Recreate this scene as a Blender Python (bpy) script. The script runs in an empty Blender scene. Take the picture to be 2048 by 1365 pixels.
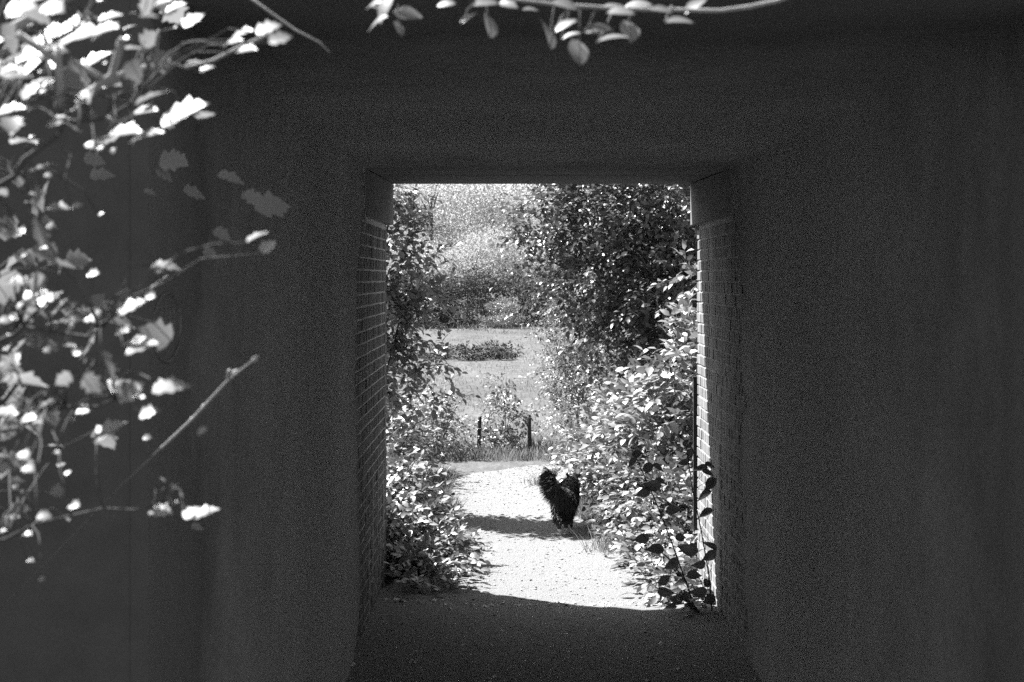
import bpy, math, random
import numpy as np
from mathutils import Vector, Matrix

# ------------------------------------------------------------------ camera, sky, sun, exposure
scene = bpy.context.scene
COL = scene.collection
EYE = 2.2                 # camera height above the path
FP = 3300.0               # focal length in photograph pixels (2048 wide)
AX, HY = 1015.0, 555.0    # where the axis of the underpass meets the photograph

cam_d = bpy.data.cameras.new('camera')
cam_d.sensor_width = 36.0
cam_d.lens = FP / 2048 * 36.0
cam_d.shift_x = (1024 - AX) / 2048
cam_d.shift_y = -(682.5 - HY) / 2048
cam_d.clip_start = 0.05
cam_d.clip_end = 2000
cam_d.dof.use_dof = True
cam_d.dof.focus_distance = 14.5
cam_d.dof.aperture_fstop = 8.0
cam = bpy.data.objects.new('camera', cam_d)
cam.location = (0, 0, EYE)
cam.rotation_euler = (math.radians(90), 0, 0)
COL.objects.link(cam)
scene.camera = cam

SUN_TRAVEL = Vector((0.6, -0.4, -1.0)).normalized()
TO_SUN = -SUN_TRAVEL
world = bpy.data.worlds.new('World')
scene.world = world
world.use_nodes = True
wn = world.node_tree
wn.nodes.clear()
sky = wn.nodes.new('ShaderNodeTexSky')
sky.sky_type = 'NISHITA'
sky.sun_disc = False
sky.sun_elevation = math.asin(TO_SUN.z)
sky.sun_rotation = math.atan2(TO_SUN.x, TO_SUN.y)
bw = wn.nodes.new('ShaderNodeSeparateColor')        # black-and-white film behind an orange filter: red and green only
mixg = wn.nodes.new('ShaderNodeMath'); mixg.operation = 'MULTIPLY_ADD'
mixg.inputs[1].default_value = 0.5
mulr = wn.nodes.new('ShaderNodeMath'); mulr.operation = 'MULTIPLY'; mulr.inputs[1].default_value = 0.5
bg = wn.nodes.new('ShaderNodeBackground')
bg.inputs['Strength'].default_value = 0.10
wo = wn.nodes.new('ShaderNodeOutputWorld')
wn.links.new(sky.outputs[0], bw.inputs[0])
wn.links.new(bw.outputs[0], mulr.inputs[0])
wn.links.new(bw.outputs[1], mixg.inputs[0])
wn.links.new(mulr.outputs[0], mixg.inputs[2])
wn.links.new(mixg.outputs[0], bg.inputs['Color'])
wn.links.new(bg.outputs[0], wo.inputs['Surface'])

sun_d = bpy.data.lights.new('sun', 'SUN')
sun_d.energy = 5.0
sun_d.angle = math.radians(0.5)
sun_d.color = (1, 1, 1)
sun = bpy.data.objects.new('sun', sun_d)
sun.rotation_euler = SUN_TRAVEL.to_track_quat('-Z', 'Y').to_euler()
sun.location = (-20, 20, 40)
COL.objects.link(sun)

scene.view_settings.view_transform = 'Standard'
scene.view_settings.look = 'None'
scene.view_settings.gamma = 1.0
scene.view_settings.use_curve_mapping = False
scene.view_settings.exposure = 2.2
scene.render.engine = 'CYCLES'
scene.cycles.use_denoising = False      # the photograph is grainy
scene.cycles.max_bounces = 6
scene.cycles.diffuse_bounces = 4
scene.cycles.glossy_bounces = 2
scene.cycles.transmission_bounces = 4
scene.cycles.sample_clamp_indirect = 4.0

# ------------------------------------------------------------------ helpers
rng = np.random.default_rng(7)
random.seed(7)


def P(x, y, d):
    """the place whose image is photograph pixel (x, y), d metres ahead"""
    return Vector(((x - AX) * d / FP, d, EYE - (y - HY) * d / FP))


def link(o, parent=None):
    COL.objects.link(o)
    if parent is not None:
        o.parent = parent
    return o


def empty(name, loc=(0, 0, 0)):
    o = bpy.data.objects.new(name, None)
    o.location = loc
    o.empty_display_size = 0.1
    return link(o)


def tag(o, label=None, cat=None, group=None, kind=None):
    if label: o['label'] = label
    if cat: o['category'] = cat
    if group: o['group'] = group
    if kind: o['kind'] = kind
    return o


def mesh_np(name, V, T, mat, smooth=False):
    """triangle mesh from arrays"""
    V = np.asarray(V, np.float32).reshape(-1, 3)
    T = np.asarray(T, np.int32).reshape(-1, 3)
    m = bpy.data.meshes.new(name)
    m.vertices.add(len(V)); m.vertices.foreach_set('co', V.ravel())
    m.loops.add(len(T) * 3); m.loops.foreach_set('vertex_index', T.ravel())
    m.polygons.add(len(T))
    m.polygons.foreach_set('loop_start', np.arange(0, len(T) * 3, 3, dtype=np.int32))
    m.polygons.foreach_set('loop_total', np.full(len(T), 3, np.int32))
    if smooth:
        m.polygons.foreach_set('use_smooth', np.ones(len(T), bool))
    m.update(calc_edges=True)
    m.materials.append(mat)
    return m


def mesh_py(name, V, F, mat, smooth=False):
    m = bpy.data.meshes.new(name)
    m.from_pydata([tuple(v) for v in V], [], F)
    m.materials.append(mat)
    if smooth:
        for p in m.polygons: p.use_smooth = True
    m.update()
    return m


def obj(name, mesh, parent=None, world_pos=True):
    """mesh given in world space; its parent may stand elsewhere"""
    o = bpy.data.objects.new(name, mesh)
    link(o, parent)
    if parent is not None and world_pos:
        o.matrix_parent_inverse = Matrix.Translation(-parent.location)
    return o


class Geo:
    def __init__(s): s.V = []; s.F = []
    def box(s, a, b, jit=0.0):
        n = len(s.V)
        for z in (a[2], b[2]):
            for x, y in ((a[0], a[1]), (b[0], a[1]), (b[0], b[1]), (a[0], b[1])):
                s.V.append((x + random.uniform(-jit, jit), y + random.uniform(-jit, jit), z + random.uniform(-jit, jit)))
        s.F += [(n+3, n+2, n+1, n), (n+4, n+5, n+6, n+7), (n, n+1, n+5, n+4), (n+1, n+2, n+6, n+5),
                (n+2, n+3, n+7, n+6), (n+3, n, n+4, n+7)]
    def tube(s, pts, rad, sides=6):
        pts = [Vector(p) for p in pts]
        if not hasattr(rad, '__len__'): rad = [rad] * len(pts)
        n0 = len(s.V)
        up = Vector((0.31, 0.2, 0.93))
        for i, p in enumerate(pts):
            t = (pts[min(i + 1, len(pts) - 1)] - pts[max(i - 1, 0)])
            if t.length < 1e-9: t = Vector((0, 0, 1))
            t.normalize()
            a = t.cross(up)
            if a.length < 1e-3: a = t.cross(Vector((1, 0, 0)))
            a.normalize(); b = t.cross(a)
            for k in range(sides):
                w = 2 * math.pi * k / sides
                s.V.append(tuple(p + (a * math.cos(w) + b * math.sin(w)) * rad[i]))
        for i in range(len(pts) - 1):
            for k in range(sides):
                k2 = (k + 1) % sides
                s.F.append((n0 + i*sides + k, n0 + i*sides + k2, n0 + (i+1)*sides + k2, n0 + (i+1)*sides + k))
        s.F.append(tuple(n0 + k for k in range(sides))[::-1])
        s.F.append(tuple(n0 + (len(pts)-1)*sides + k for k in range(sides)))
    def mesh(s, name, mat, smooth=False): return mesh_py(name, s.V, s.F, mat, smooth)


def unit(a):
    return a / np.maximum(np.linalg.norm(a, axis=-1, keepdims=True), 1e-9)


# leaf outlines: (vertices, triangles); leaf grows along +y, 1 long, upper side +z
LEAF2 = (np.array([[0, 0, 0], [-.27, .45, .09], [.27, .45, .09], [0, 1, -.03]], float),
         np.array([[0, 3, 1], [0, 2, 3]]))
LEAF8 = (np.array([[0, 0, 0], [0, .38, .01], [0, .74, -.02], [0, 1.04, -.13], [-.27, .28, .06], [-.25, .64, .05],
                   [.27, .30, .07], [.24, .66, .04]], float),
         np.array([[0, 1, 4], [4, 1, 5], [1, 2, 5], [2, 3, 5], [0, 6, 1], [6, 7, 1], [1, 7, 2], [2, 7, 3]]))


def leaf_mesh_outline(half, fold=.10, droop=.16):
    """a near leaf from half an outline [(w, y)...]: midrib vertices and both edges"""
    n = len(half)
    V = []
    for w, y in half: V.append((0, y, -droop * y * y))
    for w, y in half: V.append((-w, y + .02, fold * w * 2 - droop * y * y))
    for w, y in half: V.append((w, y - .02, fold * w * 2 - droop * y * y))
    T = []
    for i in range(n - 1):
        T += [(i, i+1, n+i), (n+i, i+1, n+i+1), (i, 2*n+i, i+1), (2*n+i, 2*n+i+1, i+1)]
    return np.array(V, float), np.array(T)


LOBED = leaf_mesh_outline([(.02, 0), (.22, .04), (.46, .22), (.30, .34), (.50, .56), (.30, .62), (.26, .76), (.13, .84), (.0, 1.02)])
OVATE = leaf_mesh_outline([(.01, 0), (.16, .12), (.27, .32), (.29, .5), (.22, .72), (.11, .9), (.0, 1.03)], .14, .22)
ROUND = leaf_mesh_outline([(.02, 0), (.26, .08), (.40, .3), (.40, .52), (.28, .76), (.12, .92), (.0, 1.0)], .08, .12)


def frames(d, n):
    d = unit(d)
    x = unit(np.cross(d, n))
    z = np.cross(x, d)
    return x, d, z


def leaves_arrays(tmpl, pos, d, n, size):
    V, T = tmpl
    x, y, z = frames(d, n)
    W = (V[None, :, 0, None] * x[:, None, :] + V[None, :, 1, None] * y[:, None, :] + V[None, :, 2, None] * z[:, None, :])
    W = W * size[:, None, None] + pos[:, None, :]
    TT = T[None] + (np.arange(len(pos)) * len(V))[:, None, None]
    return W.reshape(-1, 3), TT.reshape(-1, 3)


def leaf_matrix(pos, d, n, size):
    x, y, z = frames(np.asarray(d)[None], np.asarray(n)[None])
    M = np.eye(4)
    M[:3, 0] = x[0] * size; M[:3, 1] = y[0] * size; M[:3, 2] = z[0] * size; M[:3, 3] = pos
    return Matrix(M.tolist())


def sprays(lobes, length, per, size, droop=.25, up=.8, shell=.5, out=1.0, spread=.9):
    """leafy sprays spread through ellipsoid lobes (cx, cy, cz, rx, ry, rz, count); returns leaf pos, direction, normal, size and twig ends"""
    A, B, Cn, S, TW = [], [], [], [], []
    for (cx, cy, cz, rx, ry, rz, k) in lobes:
        v = unit(rng.normal(size=(k, 3)))
        r = shell + (1 - shell) * rng.random((k, 1)) ** .6
        wob = 1 + .22 * np.sin(v[:, :1] * 5.1 + cx * 7) * np.cos(v[:, 2:3] * 4.3 + cz * 5)
        c = np.array([cx, cy, cz]); R = np.array([rx, ry, rz])
        p0 = c + v * r * R * wob
        dirv = unit(out * v * np.array([1, 1, .6]) + rng.normal(size=(k, 3)) * .55 + np.array([0, 0, -droop + .15]))
        L = length * (0.6 + .8 * rng.random((k, 1)))
        side = unit(np.cross(dirv, np.array([0, 0, 1.0]) + rng.normal(size=(k, 3)) * .25))
        nrm = np.cross(side, dirv)
        for j in range(per):
            t = (j + .5) / per
            sg = 1 if j % 2 else -1
            q = p0 + dirv * L * t + np.array([0, 0, -1.0]) * (droop * L * t * t)
            ld = unit(dirv * (.45 + .6 * t) + side * sg * spread * (1.1 - .7 * t) + rng.normal(size=(k, 3)) * .28 + np.array([0, 0, -.15]))
            ln = unit(nrm * up + np.array([0, 0, .45 * up]) + rng.normal(size=(k, 3)) * .42)
            A.append(q); B.append(ld); Cn.append(ln)
            S.append(size * (.65 + .6 * rng.random(k)) * (1.05 - .3 * abs(t - .5)))
        TW.append(np.concatenate([p0, p0 + dirv * L + np.array([0, 0, -1.0]) * droop * L], axis=1))
    return np.concatenate(A), np.concatenate(B), np.concatenate(Cn), np.concatenate(S), np.concatenate(TW)


def twigs_mesh(name, TW, rad, mat, keep=None):
    """thin three-sided twigs"""
    if keep is not None and len(TW) > keep:
        TW = TW[rng.choice(len(TW), keep, replace=False)]
    a, b = TW[:, :3], TW[:, 3:]
    d = unit(b - a)
    u = unit(np.cross(d, np.array([.3, .5, .8]))); w = np.cross(d, u)
    V = []
    for k in range(3):
        o = (u * math.cos(k * 2.094) + w * math.sin(k * 2.094))
        V += [a + o * rad, b + o * rad * .4]
    V = np.stack(V, 1)                       # n,6,3
    T = np.array([[0, 2, 3], [0, 3, 1], [2, 4, 5], [2, 5, 3], [4, 0, 1], [4, 1, 5]])
    TT = T[None] + (np.arange(len(a)) * 6)[:, None, None]
    return mesh_np(name, V, TT, mat)


# ------------------------------------------------------------------ materials (a black-and-white world)
def new_mat(name):
    m = bpy.data.materials.new(name)
    m.use_nodes = True
    nt = m.node_tree
    b = nt.nodes['Principled BSDF']
    return m, nt, b, nt.nodes['Material Output']


def node(nt, kind, **kw):
    n = nt.nodes.new(kind)
    for k, v in kw.items(): setattr(n, k, v)
    return n


def maprange(nt, src, a, b, c, d, clamp=True):
    n = node(nt, 'ShaderNodeMapRange'); n.clamp = clamp
    nt.links.new(src, n.inputs[0])
    for i, v in enumerate((a, b, c, d)): n.inputs[i + 1].default_value = v
    return n.outputs[0]


def math_n(nt, op, a, b=None):
    n = node(nt, 'ShaderNodeMath', operation=op)
    for i, v in enumerate((a, b)):
        if v is None: continue
        if isinstance(v, (int, float)): n.inputs[i].default_value = v
        else: nt.links.new(v, n.inputs[i])
    return n.outputs[0]


def noise(nt, vec, scale, detail=4, rough=.6, stretch=None):
    t = node(nt, 'ShaderNodeTexNoise')
    t.inputs['Scale'].default_value = scale; t.inputs['Detail'].default_value = detail; t.inputs['Roughness'].default_value = rough
    if stretch:
        mp = node(nt, 'ShaderNodeMapping'); mp.inputs['Scale'].default_value = stretch
        nt.links.new(vec, mp.inputs[0]); vec = mp.outputs[0]
    nt.links.new(vec, t.inputs['Vector'])
    return t.outputs[0]


def bump(nt, h, b, strength, dist):
    n = node(nt, 'ShaderNodeBump')
    n.inputs['Strength'].default_value = strength; n.inputs['Distance'].default_value = dist
    nt.links.new(h, n.inputs['Height']); nt.links.new(n.outputs[0], b.inputs['Normal'])


def leaf_mat(name, lo, hi, rough=.38, trans=.3, spec=.5):
    m, nt, b, out = new_mat(name)
    g = node(nt, 'ShaderNodeNewGeometry')
    v = maprange(nt, g.outputs['Random Per Island'], 0, 1, lo, hi)
    nt.links.new(v, b.inputs['Base Color'])
    b.inputs['Roughness'].default_value = rough
    b.inputs['Specular IOR Level'].default_value = spec
    tr = node(nt, 'ShaderNodeBsdfTranslucent')
    nt.links.new(math_n(nt, 'MULTIPLY', v, 1.25), tr.inputs['Color'])
    mx = node(nt, 'ShaderNodeMixShader'); mx.inputs[0].default_value = trans
    nt.links.new(b.outputs[0], mx.inputs[1]); nt.links.new(tr.outputs[0], mx.inputs[2])
    nt.links.new(mx.outputs[0], out.inputs['Surface'])
    return m


def grain_mat(name, lo, hi, scale, rough=.9, stretch=None, bstr=.4, bdist=.01, spec=.2, island=0.0):
    m, nt, b, out = new_mat(name)
    g = node(nt, 'ShaderNodeNewGeometry')
    n = noise(nt, g.outputs['Position'], scale, 6, .65, stretch)
    v = maprange(nt, n, .3, .7, lo, hi)
    if island:
        v = math_n(nt, 'MULTIPLY', v, maprange(nt, g.outputs['Random Per Island'], 0, 1, 1 - island, 1 + island))
    nt.links.new(v, b.inputs['Base Color'])
    b.inputs['Roughness'].default_value = rough
    b.inputs['Specular IOR Level'].default_value = spec
    bump(nt, n, b, bstr, bdist)
    return m


def mid_lighten(nt, g, colr, lift):
    """lighter colour makes up for missing light mid-passage, fading out towards both ends"""
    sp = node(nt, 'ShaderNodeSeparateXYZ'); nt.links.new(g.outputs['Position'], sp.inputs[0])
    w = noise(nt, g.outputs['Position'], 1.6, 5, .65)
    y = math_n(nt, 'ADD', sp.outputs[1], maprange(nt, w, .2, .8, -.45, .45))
    f = math_n(nt, 'MULTIPLY', maprange(nt, y, 4.6, 6.6, 0, 1), maprange(nt, y, 8.5, 10.2, 1, 0))  # colour raised mid-passage against the fall-off of light
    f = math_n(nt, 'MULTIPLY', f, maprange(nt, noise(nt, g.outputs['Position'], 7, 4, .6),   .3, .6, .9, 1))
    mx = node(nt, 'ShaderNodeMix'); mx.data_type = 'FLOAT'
    nt.links.new(f, mx.inputs[0]); nt.links.new(colr, mx.inputs[2]); mx.inputs[3].default_value = lift
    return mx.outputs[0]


def brick_mat(name, lo, hi, pale, t0, t1, lift=0.0):
    """sooty brick with pale lime streaks running down the wall"""
    m, nt, b, out = new_mat(name)
    g = node(nt, 'ShaderNodeNewGeometry'); oi = node(nt, 'ShaderNodeObjectInfo')
    rnd = math_n(nt, 'FRACT', math_n(nt, 'ADD', g.outputs['Random Per Island'], oi.outputs['Random']))
    base = maprange(nt, rnd, 0, 1, lo, hi)
    fine = noise(nt, g.outputs['Position'], 60, 5, .7)
    base = math_n(nt, 'MULTIPLY', base, maprange(nt, fine, .25, .75, .65, 1.35))
    st = noise(nt, g.outputs['Position'], 1.0, 5, .62, (9, 9, .55))
    st2 = noise(nt, g.outputs['Position'], 1.0, 3, .6, (60, 60, 2.5))
    f = math_n(nt, 'MULTIPLY', maprange(nt, st, t0, t1, 0, 1), maprange(nt, st2, .35, .62, .1, 1))
    mx = node(nt, 'ShaderNodeMix'); mx.data_type = 'FLOAT'
    nt.links.new(f, mx.inputs[0]); nt.links.new(base, mx.inputs[2]); mx.inputs[3].default_value = pale
    colr = mx.outputs[0]
    if lift: colr = mid_lighten(nt, g, colr, lift)
    nt.links.new(colr, b.inputs['Base Color'])
    b.inputs['Roughness'].default_value = .9
    b.inputs['Specular IOR Level'].default_value = .2
    bump(nt, fine, b, .5, .006)
    return m


M_BRICK_L = brick_mat('sooty_brick', .06, .085, .32, .50, .64)
M_BRICK_R = brick_mat('limewashed_brick', .09, .15, .32, .40, .64)
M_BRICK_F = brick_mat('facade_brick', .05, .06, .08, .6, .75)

M_MORTAR_L = grain_mat('mortar', .32, .46, 25)
M_MORTAR_R = grain_mat('pale_mortar', .22, .30, 25)
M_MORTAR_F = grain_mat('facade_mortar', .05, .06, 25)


def coat_mat(name, base, lift):
    """grimy cement render, coloured lighter in the middle stretch to offset the dark there"""
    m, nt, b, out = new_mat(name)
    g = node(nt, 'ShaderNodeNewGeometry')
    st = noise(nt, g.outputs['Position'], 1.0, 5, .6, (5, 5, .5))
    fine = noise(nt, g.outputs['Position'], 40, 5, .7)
    v = mid_lighten(nt, g, math_n(nt, 'MULTIPLY', maprange(nt, st, .3, .7, .94, 1.06), base), lift)
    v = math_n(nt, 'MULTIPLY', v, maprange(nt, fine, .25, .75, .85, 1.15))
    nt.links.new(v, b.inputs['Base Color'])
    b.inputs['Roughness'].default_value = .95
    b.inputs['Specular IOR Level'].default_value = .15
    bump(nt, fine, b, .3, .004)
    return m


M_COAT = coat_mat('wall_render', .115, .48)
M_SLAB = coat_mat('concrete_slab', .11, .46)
M_EDGE = grain_mat('edge_beam_concrete', .06, .08, 9, bstr=.3)
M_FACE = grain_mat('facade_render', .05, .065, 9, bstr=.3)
M_STONE = grain_mat('padstone', .10, .14, 14)
M_GRAVEL = grain_mat('gravel', .13, .25, 130, bstr=.9, bdist=.02)
M_PEBBLE = grain_mat('pebbles', .14, .26, 40, island=.4)
M_EARTH = grain_mat('earth', .05, .11, 12, bstr=.6, bdist=.03)
M_BARK = grain_mat('bark', .05, .12, 30, stretch=(1, 1, .2), bstr=.7)
M_TWIG = grain_mat('twig', .07, .13, 60, bstr=.2)
M_PALE_TWIG = grain_mat('pale_twig', .16, .26, 60, bstr=.2)
M_STEM = grain_mat('dark_stem', .035, .06, 60, bstr=.2)
M_WOOD = grain_mat('weathered_wood', .03, .07, 40, stretch=(1, 1, .1), bstr=.6)
M_METAL = grain_mat('dark_painted_metal', .02, .035, 30, rough=.5, spec=.4)
M_LEAF_DARK = leaf_mat('dark_glossy_leaf', .06, .13, .34, .2)
M_LEAF_MID = leaf_mat('mid_leaf', .12, .24, .36, .25)
M_LEAF_PALE = leaf_mat('pale_leaf', .14, .25, .40, .14)
M_LEAF_BRAMBLE = leaf_mat('bramble_leaf', .11, .23, .32, .08)
M_LEAF_NEAR = leaf_mat('near_leaf', .10, .20, .42, .4)
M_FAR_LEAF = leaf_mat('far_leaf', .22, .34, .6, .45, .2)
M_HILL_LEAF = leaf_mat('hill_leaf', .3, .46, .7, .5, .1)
M_FAR_DARK = leaf_mat('far_dark_leaf', .04, .09, .6, .15, .2)
M_GRASS = leaf_mat('grass_blade', .09, .17, .9, .5, .05)
M_FUR = grain_mat('black_fur', .028, .06, 60, rough=.6, spec=.3, bstr=.2)
M_WHITE_FUR = grain_mat('white_fur', .75, .85, 60, rough=.8, bstr=.2)


def field_mat():
    m, nt, b, out = new_mat('meadow')
    g = node(nt, 'ShaderNodeNewGeometry')
    a = noise(nt, g.outputs['Position'], .5, 5, .6, (1, .35, 1))
    c = noise(nt, g.outputs['Position'], 6, 5, .7, (1, .4, 1))
    v = math_n(nt, 'MULTIPLY', maprange(nt, a, .3, .7, .06, .105), maprange(nt, c, .3, .7, .7, 1.3))
    nt.links.new(v, b.inputs['Base Color'])
    b.inputs['Roughness'].default_value = 1
    b.inputs['Specular IOR Level'].default_value = .1
    bump(nt, c, b, .8, .08)
    return m


M_FIELD = field_mat()

# ------------------------------------------------------------------ the setting: ground, embankment, path
def smooth(a, b, x):
    t = np.clip((x - a) / (b - a), 0, 1)
    return t * t * (3 - 2 * t)


def ground_z(x, y):
    x = np.asarray(x, float); y = np.asarray(y, float)
    cx = .3 - .3 * smooth(12, 17, y)
    off = np.abs(x - cx)
    bank = .16 * smooth(.75, 1.7, off) * smooth(12.2, 13.2, y) * (1 - smooth(16.5, 18, y))
    und = .02 * np.sin(x * .9 + 1) * np.sin(y * .45) * smooth(19, 24, y)
    hill = .11 * np.maximum(y - 86, 0) * smooth(86, 100, y) + .22 * np.maximum(y - 132, 0) * smooth(132, 150, y)
    emb = 3.7 * smooth(4.6, 6.0, np.abs(x - .25)) * smooth(-1, 4.0, y) * (1 - smooth(12.0, 17.5, y))
    return bank + und + hill + emb


xs = np.unique(np.concatenate([np.linspace(-400, -30, 14), np.linspace(-30, -6, 25), np.linspace(-6, 6, 73), np.linspace(6, 30, 25), np.linspace(30, 400, 14)]))
ys = np.unique(np.concatenate([np.linspace(-120, -4, 12), np.linspace(-4, 24, 113), np.linspace(24, 90, 67), np.linspace(90, 420, 56)]))
XX, YY = np.meshgrid(xs, ys)
ZZ = ground_z(XX, YY) - .012
nx, ny = len(xs), len(ys)
idx = np.arange(nx * ny).reshape(ny, nx)
q = np.stack([idx[:-1, :-1], idx[:-1, 1:], idx[1:, 1:], idx[1:, :-1]], -1).reshape(-1, 4)
tris = np.concatenate([q[:, [0, 1, 2]], q[:, [0, 2, 3]]])
ground = obj('ground', mesh_np('ground', np.stack([XX, YY, ZZ], -1), tris, M_FIELD, True))
tag(ground, 'pale meadow and verge ground reaching to the wooded hill', kind='structure')

# path: left and right edges by distance, then bending right behind the brambles
edge = [(-8, -.885, 1.385), (3.0, -.885, 1.385), (11.0, -.885, 1.385), (11.6, -.885, 1.385), (12.05, -.72, 1.25), (12.6, -.52, 1.08), (13.3, -.46, .98), (14.3, -.45, .80),
        (15.2, -.48, .68), (16.2, -.54, .58), (17.0, -.6, .52)]
Ls = [(l, d) for d, l, r in edge] + [(-.62, 17.7), (-.42, 18.4), (.0, 18.95), (.6, 19.35), (1.6, 19.7), (3.2, 19.95), (6, 20.2)]
Rs = [(r, d) for d, l, r in edge] + [(.5, 17.3), (.55, 17.6), (.72, 17.9), (1.0, 18.15), (1.8, 18.45), (3.3, 18.7), (6, 18.9)]


def resample(a, n):
    a = np.array(a); s = np.concatenate([[0], np.cumsum(np.linalg.norm(np.diff(a, axis=0), axis=1))])
    # keep both edges in step by using the index as parameter
    t = np.linspace(0, len(a) - 1, n); i = np.minimum(t.astype(int), len(a) - 2); f = (t - i)[:, None]
    return a[i] * (1 - f) + a[i + 1] * f


NP_, NC = 260, 24
la, ra = resample(Ls, NP_), resample(Rs, NP_)
wig = lambda n: np.convolve(rng.normal(size=n + 8), np.ones(9) / 9, 'valid')
outside = (la[:, 1] > 11.5).astype(float)
la[:, 0] += wig(NP_) * .16 * outside; ra[:, 0] += wig(NP_) * .16 * outside
u = np.linspace(0, 1, NC)[None, :, None]
G = la[:, None, :] * (1 - u) + ra[:, None, :] * u
dish = (-.035 * (1 - (2 * u[..., 0] - 1) ** 2)) * 1.0
pz = .03 + dish + rng.normal(size=G.shape[:2]) * .0025
edge_drop = (np.abs(2 * u[..., 0] - 1) ** 8) * .02 * (la[:, 1] > 11.8)[:, None]
pz = pz - edge_drop * 1.0
PV = np.concatenate([G, pz[..., None]], -1)
idx = np.arange(NP_ * NC).reshape(NP_, NC)
q = np.stack([idx[:-1, :-1], idx[:-1, 1:], idx[1:, 1:], idx[1:, :-1]], -1).reshape(-1, 4)
path = obj('path', mesh_np('path', PV, np.concatenate([q[:, [0, 1, 2]], q[:, [0, 2, 3]]]), M_GRAVEL, True))
tag(path, 'pale gravel footpath running through the underpass and bending right', kind='structure')


def pebbles(name, n, d0, d1, smin, smax):
    ph = math.pi
    i = rng.integers(0, NP_ - 1, n * 6)
    t = rng.random(n * 6)
    p = PV[i] if False else None
    uu = rng.random(n * 6)
    j = np.minimum((uu * (NC - 1)).astype(int), NC - 2)
    a = PV[i, j]; b_ = PV[i + 1, j + 1]
    pos = a + (b_ - a) * np.stack([t, rng.random(n * 6), t], -1)
    ok = (pos[:, 1] > d0) & (pos[:, 1] < d1)
    pos = pos[ok][:n]
    # even spread over distance
    V0 = np.array([[1, 0, 0], [-.5, .87, 0], [-.5, -.87, 0], [.2, .1, .8], [0, 0, -.5]], float)
    T0 = np.array([[0, 1, 3], [1, 2, 3], [2, 0, 3], [1, 0, 4], [2, 1, 4], [0, 2, 4]])
    k = len(pos)
    sz = smin + (smax - smin) * rng.random(k) ** 4
    an = rng.random(k) * 6.28
    R = np.zeros((k, 3, 3)); R[:, 0, 0] = np.cos(an); R[:, 0, 1] = -np.sin(an); R[:, 1, 0] = np.sin(an); R[:, 1, 1] = np.cos(an); R[:, 2, 2] = .7
    W = np.einsum('kij,vj->kvi', R, V0) * sz[:, None, None] * (1 + .3 * rng.normal(size=(k, 5, 1))) + pos[:, None, :]
    TT = T0[None] + (np.arange(k) * 5)[:, None, None]
    o = obj(name, mesh_np(name, W, TT, M_PEBBLE))
    return tag(o, 'loose pebbles and stone chips strewn over the gravel path', 'pebbles', kind='stuff')


pebbles('pebbles', 9000, 8.2, 19.8, .003, .017)

M_CHIP = grain_mat('pale_chips', .45, .65, 40, island=.3)
o = pebbles('stone_chips', 2600, 8.4, 11.2, .007, .026)
o.data.materials[0] = M_CHIP
tag(o, 'pale stone chips lying on the shaded floor of the underpass')

# ------------------------------------------------------------------ the underpass
XL, XR = -.88, 1.38
DN, DF = 4.0, 12.0
SOF = 2.88
under = empty('underpass', (.25, DF, 0))
tag(under, 'dark brick underpass with flat concrete ceiling framing the sunlit path', 'underpass')


def part(name, geo, mat, parent=under, sm=False):
    return obj(name, geo.mesh(name, mat, sm), parent)


LEDGE = 2.58            # underside of the padstones
wall_objs = {}
for side, xin, xo, mat in (('l', XL, -5.2, M_MORTAR_L), ('r', XR, 5.7, M_MORTAR_R)):
    g = Geo()
    s = -1 if side == 'l' else 1
    xa, xb = sorted((xin + s * .004, xo))
    g.box((xa, DN + .02, -.3), (xb, DF - .02, SOF))
    w = part('abutment_wall', g, mat)
    tag(w, 'sooty left brick wall with pale mortar joints' if side == 'l' else 'limewashed right brick wall with sunlit far edge')
    wall_objs[side] = w

# bricks: alternate stretcher and header courses along the passage
BH, BL, BW, J = .065, .215, .1025, .010


def brick_shape(lx, ly, lz, mat, name):
    g = Geo(); c = .004
    # chamfered block: body plus slightly smaller proud face
    hx, hy, hz = lx / 2, ly / 2, lz / 2
    V = []
    for x, k in ((-hx, 0), (hx - c, 0), (hx, c)):
        for y, z in ((-1, -1), (1, -1), (1, 1), (-1, 1)):
            V.append((x, y * (hy - k), z * (hz - k)))
    F = [(3, 2, 1, 0), (8, 9, 10, 11)]
    for r in (0, 4):
        for k in range(4):
            k2 = (k + 1) % 4
            F.append((r + k, r + k2, r + 4 + k2, r + 4 + k))
    return V, F


def courses(z0, z1):
    k = 0
    z = z0
    while z + BH <= z1 + .004:
        yield k, z
        k += 1; z += BH + J


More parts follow.
